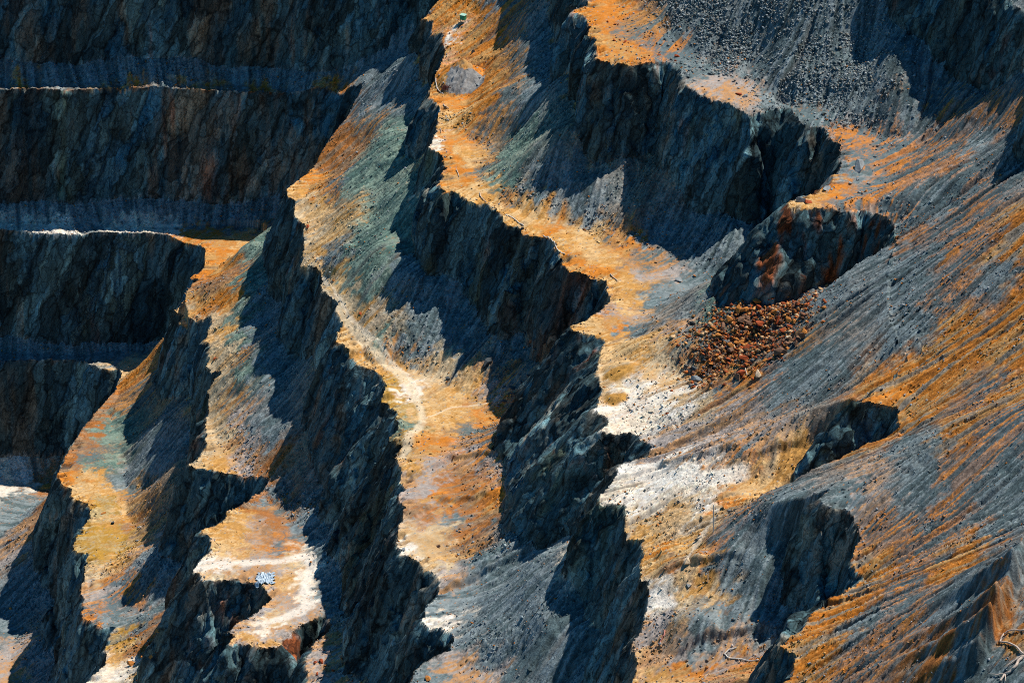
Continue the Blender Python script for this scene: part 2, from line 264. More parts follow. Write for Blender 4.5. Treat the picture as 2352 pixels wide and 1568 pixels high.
rill = -np.clip(L4-.6, 0, 2.2)*.5*sstep(.2, .6, SLOPE)-np.clip(L3-.7, 0, 2.2)*.42*(1+.9*sstep(10, 40, GX))*sstep(.05, .4, SLOPE)-np.clip(L2-1.0, 0, 2)*.26*sstep(.02, .2, SLOPE)
coarse = sstep(-.1, .5, patch)                     # where the scree is blocky
Z = Z+(soft*(rill*(.25+.75*calm)+L2*.06*st+L1*.035*st+grit*(.010+.018*st+.06*coarse*st)+patch3*.06*(.4+st)+patch2*.12*st)).astype(np.float32)
Z = Z+(ROCK*(patch3*.12+grit*.01)).astype(np.float32)

# ------------------------------------------------------------------ ground colours where each soil lies, with blue grey painted into the shaded ground
PAL = {'O': ((.58,.20,.022), (.46,.26,.09)), 'o': ((.54,.28,.075), (.60,.40,.19)), 'T': ((.60,.47,.30), (.50,.32,.15)), 'W': ((.80,.74,.66), (.72,.62,.49)),
       'G': ((.10,.15,.165), (.20,.25,.27)), 'g': ((.12,.16,.165), (.42,.20,.06)), 'S': ((.12,.17,.19), (.50,.19,.035)), 'E': ((.09,.165,.145), (.19,.27,.225)),
       'B': ((.40,.15,.035), (.27,.17,.10)), 'R': ((.16,.06,.03), (.11,.085,.07)), 'Y': ((.45,.25,.04), (.42,.32,.16)), 'P': ((.38,.34,.32), (.46,.25,.11))}
SOIL_SHADE = """
1010,5O 1060,20O 1120,15G 1150,30S 990,50O 1030,60O 1100,60O 1170,60g 1026,84W 1010,100O 1060,100O 1120,110O 1180,120g 1130,170O 1170,200g 1010,215O 1060,230O 1110,240O 1160,240g 1030,280o 1090,290O 1140,300g 1200,300E 1000,330W 1040,320O 1030,360O 1080,350o 1120,380g 1170,350E 1040,400O 1100,420o 1160,420E 1200,450g 1090,455o 1150,470o 1200,500o 1250,530O 1300,560o 1350,540o 1420,540g 1320,600O 1400,600o 1450,560O 1500,590g 1400,630O 1450,650o 1520,620P 1560,650G 1620,600G 1680,560G 1450,690o 1420,720P 1500,700G 1560,720G 1340,750o 1400,740O 1450,760G 1420,790o 1500,770o 1550,740P 1460,830o 1500,830T 1530,870T 1400,880T 1460,930W 1520,920W 1580,900T 1420,960W 1500,980W 1600,940T 1600,880O 1660,890S 1700,870O 1750,880S 1700,940P 1800,900G 1860,850G 1550,1020P 1650,1000P 1750,1000P 1500,1060P 1600,1060P 1700,1060S 1780,1060o 1430,1100W 1500,1110W 1580,1110W 1660,1110o 1740,1120o 1420,1150W 1500,1150W 1560,1170T 1450,1130W 1550,1140W 1600,1090W 1480,1160W 1460,1085W 1620,1130W 1500,950W 1450,905W 1560,950W 1640,1100W 1520,1200T 1600,1170W 1650,1160O 1720,1160S 1780,1180G 1460,1200T 1520,1190o 1600,1210T 1700,1220G 1800,1230G 1480,1240o 1560,1250o 1640,1270S 1500,1290O 1560,1300B 1480,1320o 1600,1310o 1700,1310G 1800,1300G 1500,1370W 1550,1380T 1600,1360o 1700,1380G 1520,1430P 1600,1430G 1700,1430G 1780,1400G 1520,1500P 1600,1500G 1700,1480P 1500,1550o 1600,1540O 1700,1540O 1650,1520P
1350,30O 1400,20O 1450,60g 1380,90O 1430,110O 1500,110S 1560,100S 1550,60g 1600,40G 1650,100G 1600,160G 1650,200P 1700,220P 1750,230G 1750,150G 1850,100G 1850,220G 1900,260G 1800,50G 1950,200G 2000,100G 1950,300S 1980,360S 1960,390G 1900,440O 1850,460o 1950,460S 2020,440S 2100,380S 2050,300S 2050,200g 2150,250S 2200,150G 2200,350S 2300,250S 2300,150G 2250,450S 2150,480G 2100,520S 2050,560G 2300,400G 2200,560S 2330,560O 2100,620G 2200,680S 2300,650G 2330,700O 2100,760G 2180,780O 2250,800O 2330,800O 2080,860O 2040,880O 2150,900O 2250,900S 2330,900O 2100,950O 2060,980O 2200,980O 2300,1000S 2050,1040G 2000,1080P 2120,1040G 2200,1080S 2300,1100G 1950,1130G 2000,1160P 2100,1150G 2200,1180S 2000,1220S 2100,1250S 2200,1280O 2300,1200G 2330,1300G 2000,1320O 2080,1340S 2200,1380G 1950,1380O 1900,1420O 2000,1420G 2100,1440S 2300,1400B 1850,1480O 1820,1510O 1900,1500O 2000,1500S 1850,1560O 1950,1560S 2100,1540B 2200,1500G 2280,1540G 2330,1470O 2050,150G 2020,180G 2100,280G 1980,260G 2080,220G 2150,330S 2250,330G 2330,1540G
1600,760g 1650,700E 1570,800g 1640,770E 1750,650G 1880,700G 1700,760R 1650,820R 1760,720R 1740,800R 1850,780g 1800,840G 1700,850O
680,440o 720,420O 760,380B 800,340B 850,290g 700,480T 740,480o 800,430E 770,440S 850,400E 880,330E 900,480E 720,530T 780,520o 840,540E 900,560E 720,580o 760,590G 820,610E 700,610T 740,640T 780,650o 830,670E 780,700T 830,720o 860,740o 800,760o 850,790T 870,775E 900,800g 940,815G 860,740G 830,820o 900,850o 960,850T 1020,850T 900,880Y 940,890W 890,910Y 1000,900o 1080,880o 1140,890P 920,940Y 960,950o 1060,940o 1140,960O 920,980E 930,1000Y 1000,980o 1100,990g 940,1020o 1000,1030O 1100,1040S 930,1070o 980,1060P 1060,1060P 1130,1080P 960,1100P 1040,1100B 1100,1110B 950,1130P 1020,1140O 960,1170B 1060,1160B 1130,1150O 980,1200P 1040,1190G 1100,1200B 950,1240T 1000,1230T 930,1255W 1060,1240B 1100,1260g 980,1280T 1040,1280o 1110,1300G 1030,1320P 1000,1300T 1060,1350G 1150,1280G 1100,1380G 1200,1330G 1010,1400G 1100,1450G 1150,1400G 1000,1435W 1030,1440W 1060,1480G 1050,1530P 1120,1530P 980,1560G 1170,1500G
800,205g 830,180G 780,215O 850,160G 50,201O 200,203O 300,200O 450,202O 590,208O
300,532W 380,532W 100,527W 420,540O 480,530O 500,570O 560,550o 480,600O 520,610O 580,580E 450,630O 460,660B 500,640B 540,630g 450,700O 500,690O 560,640E 430,730T 480,740T 530,730E 500,770o 540,790E 490,800T 520,820T 560,820g 500,850T 550,860E 510,900T 550,900g 500,940T 550,950P 500,980T 560,990P 490,1020T 560,1030P 450,1060T 500,1070o 560,1080P 600,1060B 600,1130B 570,1160B 530,1190o 610,1170B 560,1210P 500,1210o 640,1200B 580,1240P 520,1250o 650,1250S 560,1270o 480,1290W 500,1300P 540,1290W 600,1290P 680,1290T 700,1270W 640,1315P 700,1320W 500,1325T 560,1310P 620,1320P 650,1340o 700,1375W 660,1365P 640,1380P 680,1400P 640,1420T 600,1410P 620,1440W 560,1450P 540,1475P 600,1460o 650,1450P 700,1410P 760,1500P
280,850T 300,860O 250,930B 300,920g 210,990B 260,990E 170,1060B 220,1050g 150,1100O 200,1090o 240,1060E 170,1125o 220,1130o 280,1130o 320,1130g 230,1170Y 290,1180o 210,1230Y 270,1240Y 310,1200B 210,1280Y 280,1280o 220,1310T 320,1270P 220,1350P 270,1350S 220,1400S 250,1420G 300,1320S 270,1480Y 260,1510o 330,1470B 250,1545W 290,1540W 340,1520O 220,1560W 300,1560T
20,1110W 60,1120W 50,1140G 60,1170G 20,1200G 90,1170B 100,1120B 50,1215P 20,1400G 40,1480P 30,1540P 10,1450G
940,650G 1000,760G 1080,820G 1130,850g 600,700G 620,850G 600,980G 700,1200G 760,1350G 350,1050G 300,1100G 380,1300G 400,1450G 330,1420G 1150,700G 1100,760G 1200,800G 1190,860g 1200,250G 1260,100G 1230,180G 1130,640G 1000,650G 880,200G 850,220G 950,200G 700,160G 300,165G 100,165G 400,180G 600,180G 450,480G 200,480G 550,470G 650,300G 120,780G 300,780G 250,800G 640,600G 600,760G 450,1420G 780,1380G 740,1260G 760,1180G 1230,1450G 800,170G 760,150G 900,130G 950,120G 550,485G 560,515G 600,525g 490,515G 430,505G 100,186G 200,188G 350,188G 450,190G 550,192G 150,178G 620,480G 480,490G 400,500G 1060,30O 1300,1500G 1250,1560G 620,1150G 640,1170g 340,1280G 330,1180g 1210,960g 1180,1000g 30,190G 250,180G 620,190G 1340,1540G 400,1200G 1350,480G 1500,540G 1250,430G 1600,560G 900,200G 500,170G 200,170G 700,170G 300,480G 100,480G 200,780G 50,800G 150,1380G 80,1500G 100,1300G 1230,1530G 600,470G
"""
import re as _re
sp, sc_ = [], []
for m_ in _re.finditer(r'(\d+),(\d+)([A-Za-z])', SOIL_SHADE):
    p = hit(int(m_[1]), int(m_[2])); a, b2 = PAL[m_[3]]
    sp.append(p); sc_.append(a+b2)
sp = np.array(sp); sc_ = np.array(sc_, np.float32)
q = 4; gxs, gys = xs[::q], ys[::q]
wxx = fbm(gxs, gys, .22, 401, 4, .6)*3.2; wyy = fbm(gxs, gys, .22, 411, 4, .6)*3.2
GA, GB = np.meshgrid(gxs, gys); GA = (GA+wxx).astype(np.float32); GB = (GB+wyy).astype(np.float32); GZ = Z[::q, ::q]
num = np.zeros(GA.shape+(6,), np.float32); den = np.zeros(GA.shape, np.float32)
for p, c in zip(sp, sc_):
    w = 1/((GA-p[0])**2+((GB-p[1])*.7)**2+((GZ-p[2])*1.6)**2+.6)**3.2
    num += w[..., None]*c; den += w
num /= den[..., None]
UX = IX/q; UY = IY/q
fine2 = fbm(xs, ys, .7, 333, 4, .65)
SO = np.stack([bil(num[..., i].copy(), UX+L3*.9*st2+patch3*4.5, UY+L3*.9*st2+fine2*4.5) for i in range(6)], -1)
mixv = sstep(-.4, .5, L3*.65*st2+L2*.45*st2+patch2*.9+patch3*.6+L1*.3*st2+grit*.2)[..., None]
COL = SO[..., :3]*(1-mixv)+SO[..., 3:]*mixv
# stones lighter and darker than their bed
cst = np.clip(grit*.7+vnoise(xs, ys, 2.3, 501)*.8, -1.6, 1.6)
COL = COL*(1+(.10+.22*st)*cst+.12*patch3+.12*L2*st-.25*np.clip(L3-.7, 0, 1)*st*0)[..., None]
# stones of the other colour strewn about
steep = sstep(.35, .6, SLOPE)*(1-ROCK)
right_ = sstep(10, 40, GX)*steep
gs = np.clip(right_*.72*sstep(-.1, .7, L2*.6+L3*.7+patch2*.7-.25), 0, 1)[..., None]
COL = COL*(1-gs)+np.array([.12, .165, .185])*(1+.3*cst[..., None])*gs; COL = COL*(1-.12*right_[..., None])*(1+right_[..., None]*(.12*L2+.10*L1-.15*np.clip(-L3, 0, 1.5))[..., None])
ds_ = np.clip(sstep(1.0, 2.0, L3)*.55*st2+sstep(1.2, 2.2, L2)*.4*st2, 0, .6)[..., None]     # darker grey mixed in along the rills
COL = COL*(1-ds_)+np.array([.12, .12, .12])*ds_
# worn tracks, salt lines, and thin dark lines drawn for erosion steps
for ln_, wd_, cl_, al_ in [([(712, 622), (760, 690), (800, 745), (850, 800), (905, 850), (945, 890), (965, 935), (972, 968), (940, 1000), (926, 1050)], .55, (.74, .62, .44), .75), ([(742, 640), (790, 705), (840, 765), (890, 815), (935, 860), (968, 905)], .3, (.80, .72, .58), .6), ([(1380, 940), (1450, 925), (1530, 905), (1590, 890)], .9, (.82, .78, .70), .6), ([(1420, 1075), (1500, 1095), (1600, 1100), (1690, 1085)], 1.4, (.84, .80, .73), .7), ([(455, 1305), (540, 1292), (640, 1290), (700, 1275), (715, 1300), (700, 1350), (712, 1390), (650, 1420), (615, 1430)], .75, (.78, .72, .64), .8), ([(980, 960), (1040, 935), (1120, 925)], .2, (.80, .70, .55), .5), ([(1500, 1360), (1540, 1385), (1520, 1350)], .8, (.82, .78, .72), .8), ([(1640, 1190), (1600, 1250), (1575, 1290)], .35, (.78, .70, .58), .6), ([(1530, 1000), (1640, 980), (1760, 950), (1860, 905)], .18, (.30, .18, .08), .6), ([(1540, 700), (1460, 760), (1400, 790)], .2, (.25, .18, .12), .6)]:
    Pq = np.array([hit(a0, b0)[:2] for a0, b0 in ln_]); bd = np.full(Z.shape, 1e9, np.float32)
    for (ax, ay), (bx, by) in zip(Pq[:-1], Pq[1:]):
        i0, i1 = int((min(ax, bx)-4-X0)/FS), int((max(ax, bx)+4-X0)/FS); j0, j1 = int((min(ay, by)-4-Y0)/FS), int((max(ay, by)+4-Y0)/FS)
        i0 = max(i0, 0); j0 = max(j0, 0); sx_, sy_ = GX[j0:j1, i0:i1], GY[j0:j1, i0:i1]
        if sx_.size == 0: continue
        t = np.clip(((sx_-ax)*(bx-ax)+(sy_-ay)*(by-ay))/((bx-ax)**2+(by-ay)**2+1e-6), 0, 1)
        bd[j0:j1, i0:i1] = np.minimum(bd[j0:j1, i0:i1], np.hypot(sx_-ax-t*(bx-ax), sy_-ay-t*(by-ay)))
    al = (sstep(wd_*1.5, wd_*.5, bd+(patch3*.5+patch2)*wd_*.9)*al_*(ROCK < .5))[..., None]
    COL = COL*(1-al)+np.array(cl_)*(1+.06*cst[..., None])*al
fl = (1-ROCK)*(1-sstep(.25, .5, SLOPE)); w1 = sstep(.7, 1.9, L2*.8+fine2*2.2)*fl*.35; w2 = sstep(.75, 1.6, -L1*.5-fine2*2.0+patch3)*fl*.4
COL = COL*(1+.22*(w1[..., None]))*1.0; COL = COL*(1-w2[..., None])+np.array([.36, .17, .06])*w2[..., None]
oth = (grit > 2.0) & (ROCK < .5) & (st < .9)
COL = np.where(oth[..., None], np.where((WN > 0)[..., None], np.array([.45, .19, .05]), np.array([.24, .29, .31])), COL)
COL = np.where(CM[..., None] & (rc < 4.9)[..., None] & (GX-CONE[0]+patch3*1.2 > -2.6)[..., None] & (GX-CONE[0]+patch3 < 2.8)[..., None] & (GY-CONE[1]+patch3 < -.8)[..., None], np.array([.25, .255, .26])*(1+.2*cst[..., None]+.1*L2[..., None]), COL)
mcol = np.array([.50, .26, .06]); MM = np.zeros_like(Z)
for u, v, r, h in MOUNDS[:3]:
    p = hit(u, v); MM = np.maximum(MM, sstep(1.15, .55, np.hypot(GX-p[0], (GY-p[1])*1.5)/r*(1+.35*patch3+.3*micro)))
COL = COL*(1-MM[..., None])+mcol*(1+.25*cst[..., None])*MM[..., None]
# bare rock: blue grey with rust and green stains running down the faces
rk = fbm(xs, ys, .35, 601, 4, .6); rk2 = fbm(xs, ys, .13, 611, 4, .6); rk3 = fbm(xs, ys, 1.3, 621, 2)
RC = np.array([.075, .15, .175])+np.zeros(Z.shape+(3,))
RC = RC*(1+.5*rk+.35*rk3)[..., None]
lm = sstep(.15, .6, rk2+.4*rk3)[..., None]; RC = RC*(1-lm)+np.array([.17, .165, .14])*lm
gm2 = sstep(.3, .7, -rk2+.3*rk)[..., None]; RC = RC*(1-gm2)+np.array([.09, .13, .10])*gm2
rm = sstep(.42, .8, rk+.35*rk3)[..., None]
STAIN = [(1850, 530, 8, 2.2), (1990, 520, 7, 1.8), (1880, 600, 7, 1.5), (1950, 620, 6, 1.2), (1640, 690, 3, 1.5), (1700, 670, 4, 1.2), (540, 1390, 5, 1.0), (1150, 600, 5, .6), (1350, 800, 4, 1.0), (1200, 620, 4, .6), (620, 1380, 3, 1.2), (1320, 640, 3, .8), (1930, 650, 4, 1.5), (690, 1510, 5, 1.3), (500, 330, 3, .5), (1400, 500, 4, .4)]
sm = np.zeros_like(Z)
for u, v, r, a in STAIN:
    p = hit(u, v); sm = np.maximum(sm, a*np.exp(-((GX-p[0])**2+(GY-p[1])**2)/(r*r)))
rm = np.clip(rm*.45+(sm*sstep(-.1, .5, rk+.3*rk3))[..., None], 0, 1)
RC = RC*(1-rm)+np.array([.26, .075, .025])*rm
COL = np.where((ROCK > .5)[..., None], RC, COL)
COL = np.clip(COL, .01, .85).astype(np.float32)

# ------------------------------------------------------------------ lumps and joints carved into the faces in all three directions
def n3(P, f, seed):
    L = np.random.default_rng(seed).random(65536).astype(np.float32)*2-1
    Q_ = P*f+500; I = np.floor(Q_).astype(np.int64); T = smooth(Q_-I).astype(np.float32)
    def h(a, b, c): return L[((I[:, 0]+a)*73856093 ^ (I[:, 1]+b)*19349663 ^ (I[:, 2]+c)*83492791) & 65535]
    x, y, z = T[:, 0], T[:, 1], T[:, 2]
    def l(a, b, t): return a+(b-a)*t
    return l(l(l(h(0,0,0), h(1,0,0), x), l(h(0,1,0), h(1,1,0), x), y), l(l(h(0,0,1), h(1,0,1), x), l(h(0,1,1), h(1,1,1), x), y), z)
V = np.stack([GX, GY, Z], -1).reshape(-1, 3).astype(np.float32)
gy2, gx2 = np.gradient(blur(Z, 3, 1), FS)
sel = np.flatnonzero(ROCK.ravel() > .5)
Pn = V[sel]; nr = np.stack([-gx2.ravel()[sel], -gy2.ravel()[sel]], -1); nr /= (np.linalg.norm(nr, axis=1, keepdims=True)+1e-6)
f3 = np.array([1, 1, .35]); Pn = Pn.copy(); Pn[:, 0] -= .35*Pn[:, 2]
def cell(P, f, seed):
    L = np.random.default_rng(seed).random(65536).astype(np.float32)*2-1; I = np.floor(P*f+500).astype(np.int64)
    return L[(I[:, 0]*73856093 ^ I[:, 1]*19349663 ^ I[:, 2]*83492791) & 65535]
Wp = Pn+np.stack([n3(Pn, .9, 11), n3(Pn, .9, 12), n3(Pn, .6, 13)*1.6], -1)*.8; Wr = np.stack([Wp[:, 0]*.8+Wp[:, 1]*.6, Wp[:, 1]*.8-Wp[:, 0]*.6, Wp[:, 2]], -1)
dd = (1-2*np.abs(n3(Pn, .16*f3, 1)))*.75+(1-2*np.abs(n3(Pn, .42*f3, 2)))*.32+cell(Wr, np.array([.4, .4, .14]), 21)*.25+cell(Wr, np.array([.9, .9, .3]), 22)*.10
edge = np.clip(blur(ROCK, 3, 2).ravel()[sel]*2-1, 0, 1)
amp = (dd*edge)[:, None]
V[sel, :2] += nr*amp*.9
V[sel, 2] += (n3(Pn, .9*np.array([1, 1, 1.2]), 5)*.25*edge)

# ------------------------------------------------------------------ materials
def node_mat(name, base=None, rough=.95, attr='Col', bump=.5, bscale=6.0, tint=.25, spec=.25):
    m = bpy.data.materials.new(name); m.use_nodes = True; t = m.node_tree; p = t.nodes['Principled BSDF']
    p.inputs['Roughness'].default_value = rough; p.inputs['Specular IOR Level'].default_value = spec
    tc = t.nodes.new('ShaderNodeTexCoord'); n1 = t.nodes.new('ShaderNodeTexNoise'); n1.inputs['Scale'].default_value = bscale; n1.inputs['Detail'].default_value = 5
    n1.inputs['Roughness'].default_value = .7
    t.links.new(tc.outputs['Object'], n1.inputs['Vector'])
    mr = t.nodes.new('ShaderNodeMapRange'); mr.inputs[1].default_value = .3; mr.inputs[2].default_value = .7
    mr.inputs[3].default_value = 1-tint; mr.inputs[4].default_value = 1+tint
    t.links.new(n1.outputs['Fac'], mr.inputs[0])
    mx = t.nodes.new('ShaderNodeVectorMath'); mx.operation = 'SCALE'
    if attr:
        a = t.nodes.new('ShaderNodeAttribute'); a.attribute_name = attr; t.links.new(a.outputs['Color'], mx.inputs[0])
    else: mx.inputs[0].default_value = base
    t.links.new(mr.outputs[0], mx.inputs['Scale']); t.links.new(mx.outputs[0], p.inputs['Base Color'])
    bp = t.nodes.new('ShaderNodeBump'); bp.inputs['Strength'].default_value = bump; bp.inputs['Distance'].default_value = .15
    t.links.new(n1.outputs['Fac'], bp.inputs['Height']); t.links.new(bp.outputs[0], p.inputs['Normal'])
    return m
def streak(m, amount, mapping):
    t = m.node_tree; p = t.nodes['Principled BSDF']; src = p.inputs['Base Color'].links[0].from_socket
    tc = t.nodes.new('ShaderNodeTexCoord'); vt = t.nodes.new('ShaderNodeVectorMath'); vt.operation = 'MULTIPLY_ADD'   # slant: x - .35 z
    sx = t.nodes.new('ShaderNodeSeparateXYZ'); cb = t.nodes.new('ShaderNodeCombineXYZ'); mm_ = t.nodes.new('ShaderNodeMath'); mm_.operation = 'MULTIPLY_ADD'; mm_.inputs[1].default_value = -.35
    t.links.new(tc.outputs['Object'], sx.inputs[0]); t.links.new(sx.outputs[2], mm_.inputs[0]); t.links.new(sx.outputs[0], mm_.inputs[2])
    t.links.new(mm_.outputs[0], cb.inputs[0]); t.links.new(sx.outputs[1], cb.inputs[1]); t.links.new(sx.outputs[2], cb.inputs[2])
    t.links.new(cb.outputs[0], vt.inputs[0]); vt.inputs[1].default_value = mapping
    n_ = t.nodes.new('ShaderNodeTexNoise'); n_.inputs['Scale'].default_value = 1; n_.inputs['Detail'].default_value = 6; n_.inputs['Roughness'].default_value = .65; t.links.new(vt.outputs[0], n_.inputs['Vector'])
    r_ = t.nodes.new('ShaderNodeMapRange'); r_.inputs[1].default_value = .35; r_.inputs[2].default_value = .68; r_.inputs[3].default_value = 1-amount; r_.inputs[4].default_value = 1+amount*1.3; t.links.new(n_.outputs['Fac'], r_.inputs[0])
    x_ = t.nodes.new('ShaderNodeVectorMath'); x_.operation = 'SCALE'; t.links.new(src, x_.inputs[0]); t.links.new(r_.outputs[0], x_.inputs['Scale']); t.links.new(x_.outputs[0], p.inputs['Base Color'])
M_GROUND = node_mat('packed soil', bump=.35, bscale=5, tint=.15)
M_SCREE = node_mat('scree gravel', bump=.8, bscale=4, tint=.3)
def facets(m):
    # jointed rock: each block between the joints has its own tilt and tone, the joints themselves are dark
    t = m.node_tree; p = t.nodes['Principled BSDF']; src = p.inputs['Base Color'].links[0].from_socket
    N = lambda k: t.nodes.new('ShaderNode'+k)
    def vm(op, a, b=None, sc=None):
        n = N('VectorMath'); n.operation = op
        for i_, q_ in enumerate((a, b)):
            if q_ is None: continue
            if isinstance(q_, tuple): n.inputs[i_].default_value = q_
            else: t.links.new(q_, n.inputs[i_])
        if sc is not None:
            if isinstance(sc, float): n.inputs['Scale'].default_value = sc
            else: t.links.new(sc, n.inputs['Scale'])
        return n.outputs[0]
    tc = N('TexCoord'); sx = N('SeparateXYZ'); cb = N('CombineXYZ'); ma = N('Math'); ma.operation = 'MULTIPLY_ADD'; ma.inputs[1].default_value = -.35
    t.links.new(tc.outputs['Object'], sx.inputs[0]); t.links.new(sx.outputs[2], ma.inputs[0]); t.links.new(sx.outputs[0], ma.inputs[2])
    t.links.new(ma.outputs[0], cb.inputs[0]); t.links.new(sx.outputs[1], cb.inputs[1]); t.links.new(sx.outputs[2], cb.inputs[2])
    nz = N('TexNoise'); nz.inputs['Scale'].default_value = .35; nz.inputs['Detail'].default_value = 4; t.links.new(cb.outputs[0], nz.inputs['Vector'])
    wr = vm('ADD', cb.outputs[0], vm('SCALE', vm('SUBTRACT', nz.outputs['Color'], (.5, .5, .5)), sc=3.0))
    nsum = None; bright = None; crack = None
    for (sc_v, tilt, tone, seed) in (((.20, .20, .04), .8, .55, 0), ((.55, .55, .13), .7, .45, 3.7), ((1.6, 1.6, .5), .35, .22, 9.1)):
        q_ = vm('ADD', vm('MULTIPLY', wr, sc_v), (seed, seed, seed))
        v1 = N('TexVoronoi'); v1.inputs['Scale'].default_value = 1; t.links.new(q_, v1.inputs['Vector'])
        tv = vm('SCALE', vm('SUBTRACT', v1.outputs['Color'], (.5, .5, .5)), sc=tilt); nsum = tv if nsum is None else vm('ADD', nsum, tv)
        sp_ = N('SeparateXYZ'); t.links.new(v1.outputs['Color'], sp_.inputs[0]); mr_ = N('MapRange'); mr_.inputs[3].default_value = 1-tone; mr_.inputs[4].default_value = 1+tone; t.links.new(sp_.outputs[1], mr_.inputs[0])
        v2 = N('TexVoronoi'); v2.feature = 'DISTANCE_TO_EDGE'; v2.inputs['Scale'].default_value = 1; t.links.new(q_, v2.inputs['Vector'])
        mc = N('MapRange'); mc.inputs[1].default_value = .0; mc.inputs[2].default_value = .07; mc.inputs[3].default_value = .35; mc.inputs[4].default_value = 1; t.links.new(v2.outputs['Distance'], mc.inputs[0])
        mu = N('Math'); mu.operation = 'MULTIPLY'; t.links.new(mr_.outputs[0], mu.inputs[0]); t.links.new(mc.outputs[0], mu.inputs[1])
        if bright is None: bright = mu.outputs[0]
        else:
            m2 = N('Math'); m2.operation = 'MULTIPLY'; t.links.new(bright, m2.inputs[0]); t.links.new(mu.outputs[0], m2.inputs[1]); bright = m2.outputs[0]
    t.links.new(vm('SCALE', src, sc=bright), p.inputs['Base Color'])
    ge = N('NewGeometry'); nn = vm('NORMALIZE', vm('ADD', ge.outputs['Normal'], nsum))
    b0 = [n for n in t.nodes if n.type == 'BUMP'][0]; t.links.new(nn, b0.inputs['Normal'])
M_ROCK = node_mat('fractured rock', bump=.6, bscale=2.2, tint=.3)
facets(M_ROCK)
streak(M_ROCK, .35, (1.3, 1.3, .10))

# ------------------------------------------------------------------ the terrain, cut into terraces, scree slopes and cliffs
idx = np.arange(nx*ny, dtype=np.int32).reshape(ny, nx)
Q = np.stack([idx[:-1, :-1], idx[:-1, 1:], idx[1:, 1:], idx[1:, :-1]], -1).reshape(-1, 4)
rq = (ROCK[:-1, :-1]+ROCK[:-1, 1:]+ROCK[1:, 1:]+ROCK[1:, :-1]).ravel() >= 1.0
tq = blur(((TAL > .55) & (SLOPE > .28)).astype(np.float32), 5, 2)[:-1, :-1].ravel() > .5
bq = BENCH[:-1, :-1].ravel()
C4 = np.concatenate([COL.reshape(-1, 3), np.ones((nx*ny, 1), np.float32)], 1)
def submesh(name, mask, mat, label):
    F = Q[mask]
    if len(F) < 50: return
    used, inv = np.unique(F, return_inverse=True)
    me = bpy.data.meshes.new(name)
    me.vertices.add(len(used)); me.vertices.foreach_set('co', V[used].ravel())
    me.loops.add(F.size); me.loops.foreach_set('vertex_index', inv.astype(np.int32).ravel())
    me.polygons.add(len(F)); me.polygons.foreach_set('loop_start', np.arange(0, F.size, 4, dtype=np.int32))
    me.polygons.foreach_set('loop_total', np.full(len(F), 4, np.int32)); me.update()
    ca = me.color_attributes.new('Col', 'FLOAT_COLOR', 'POINT'); ca.data.foreach_set('color', C4[used].ravel())
    me.materials.append(mat)
    o = bpy.data.objects.new(name, me); S.collection.objects.link(o)
    o['kind'] = 'structure'; o['label'] = label; o['category'] = name.replace('_', ' ')
    return o
WHERE = {-2: 'highest, at the top right corner', -1: 'upper right', 0: 'through the middle', 1: 'left of the middle', 2: 'lower left', 3: 'lowest, at the left edge', 4: 'at the bottom left'}
for k in LEV+[4]:
    b = bq == k
    submesh('cliff', b & rq, M_ROCK, 'dark blue grey rock face of the mine terrace '+WHERE[k])
    submesh('terrace' if k < 4 else 'pit_floor', b & ~rq & ~tq, M_GROUND, ('orange and cream flat ground of the terrace ' if k < 4 else 'pale grey pit floor ')+WHERE[k])
    submesh('scree_slope', b & ~rq & tq, M_SCREE, 'grey and rust scree slope lying on the terrace '+WHERE[k])

ox = np.concatenate([np.linspace(-420, X0, 90), np.arange(X0+2.5, xs[-1], 2.5), np.linspace(xs[-1], 420, 90)]).astype(np.float32)
oy = np.concatenate([np.linspace(-300, Y0, 60), np.arange(Y0+2.5, ys[-1], 2.5), np.linspace(ys[-1], 500, 90)]).astype(np.float32)
OX, OY = np.meshgrid(ox, oy); VI = V[:, 2].reshape(ny, nx); ogx = (OX-X0)/FS; ogy = (OY-Y0)/FS
OZ = bil(VI, ogx, ogy); fo = np.hypot(np.clip(X0-OX, 0, None)+np.clip(OX-xs[-1], 0, None), np.clip(Y0-OY, 0, None)+np.clip(OY-ys[-1], 0, None))
OZ = OZ-.02+fbm(ox, oy, .03, 901, 4)*np.clip(fo/20, 0, 1)*5
OC = np.stack([bil(np.ascontiguousarray(COL[..., i]), ogx, ogy) for i in range(3)]+[np.ones_like(OX)], -1).astype(np.float32)
id2 = np.arange(OX.size, dtype=np.int32).reshape(OX.shape); inside = (OX > X0-.01) & (OX < xs[-1]+.01) & (OY > Y0-.01) & (OY < ys[-1]+.01)
q2 = np.stack([id2[:-1, :-1], id2[:-1, 1:], id2[1:, 1:], id2[1:, :-1]], -1).reshape(-1, 4); q2 = q2[~inside.ravel()[q2].all(1)]
me = bpy.data.meshes.new('hills'); me.vertices.add(OX.size); me.vertices.foreach_set('co', np.stack([OX, OY, OZ], -1).ravel().astype(np.float32))
me.loops.add(q2.size); me.loops.foreach_set('vertex_index', q2.ravel()); me.polygons.add(len(q2)); me.polygons.foreach_set('loop_start', np.arange(0, q2.size, 4, dtype=np.int32)); me.polygons.foreach_set('loop_total', np.full(len(q2), 4, np.int32)); me.update()
ca = me.color_attributes.new('Col', 'FLOAT_COLOR', 'POINT'); ca.data.foreach_set('color', OC.ravel()); me.materials.append(M_SCREE)
ho = bpy.data.objects.new('hills', me); S.collection.objects.link(ho); ho['kind'] = 'structure'; ho['label'] = 'mined hillside continuing around the pit'; ho['category'] = 'hills'

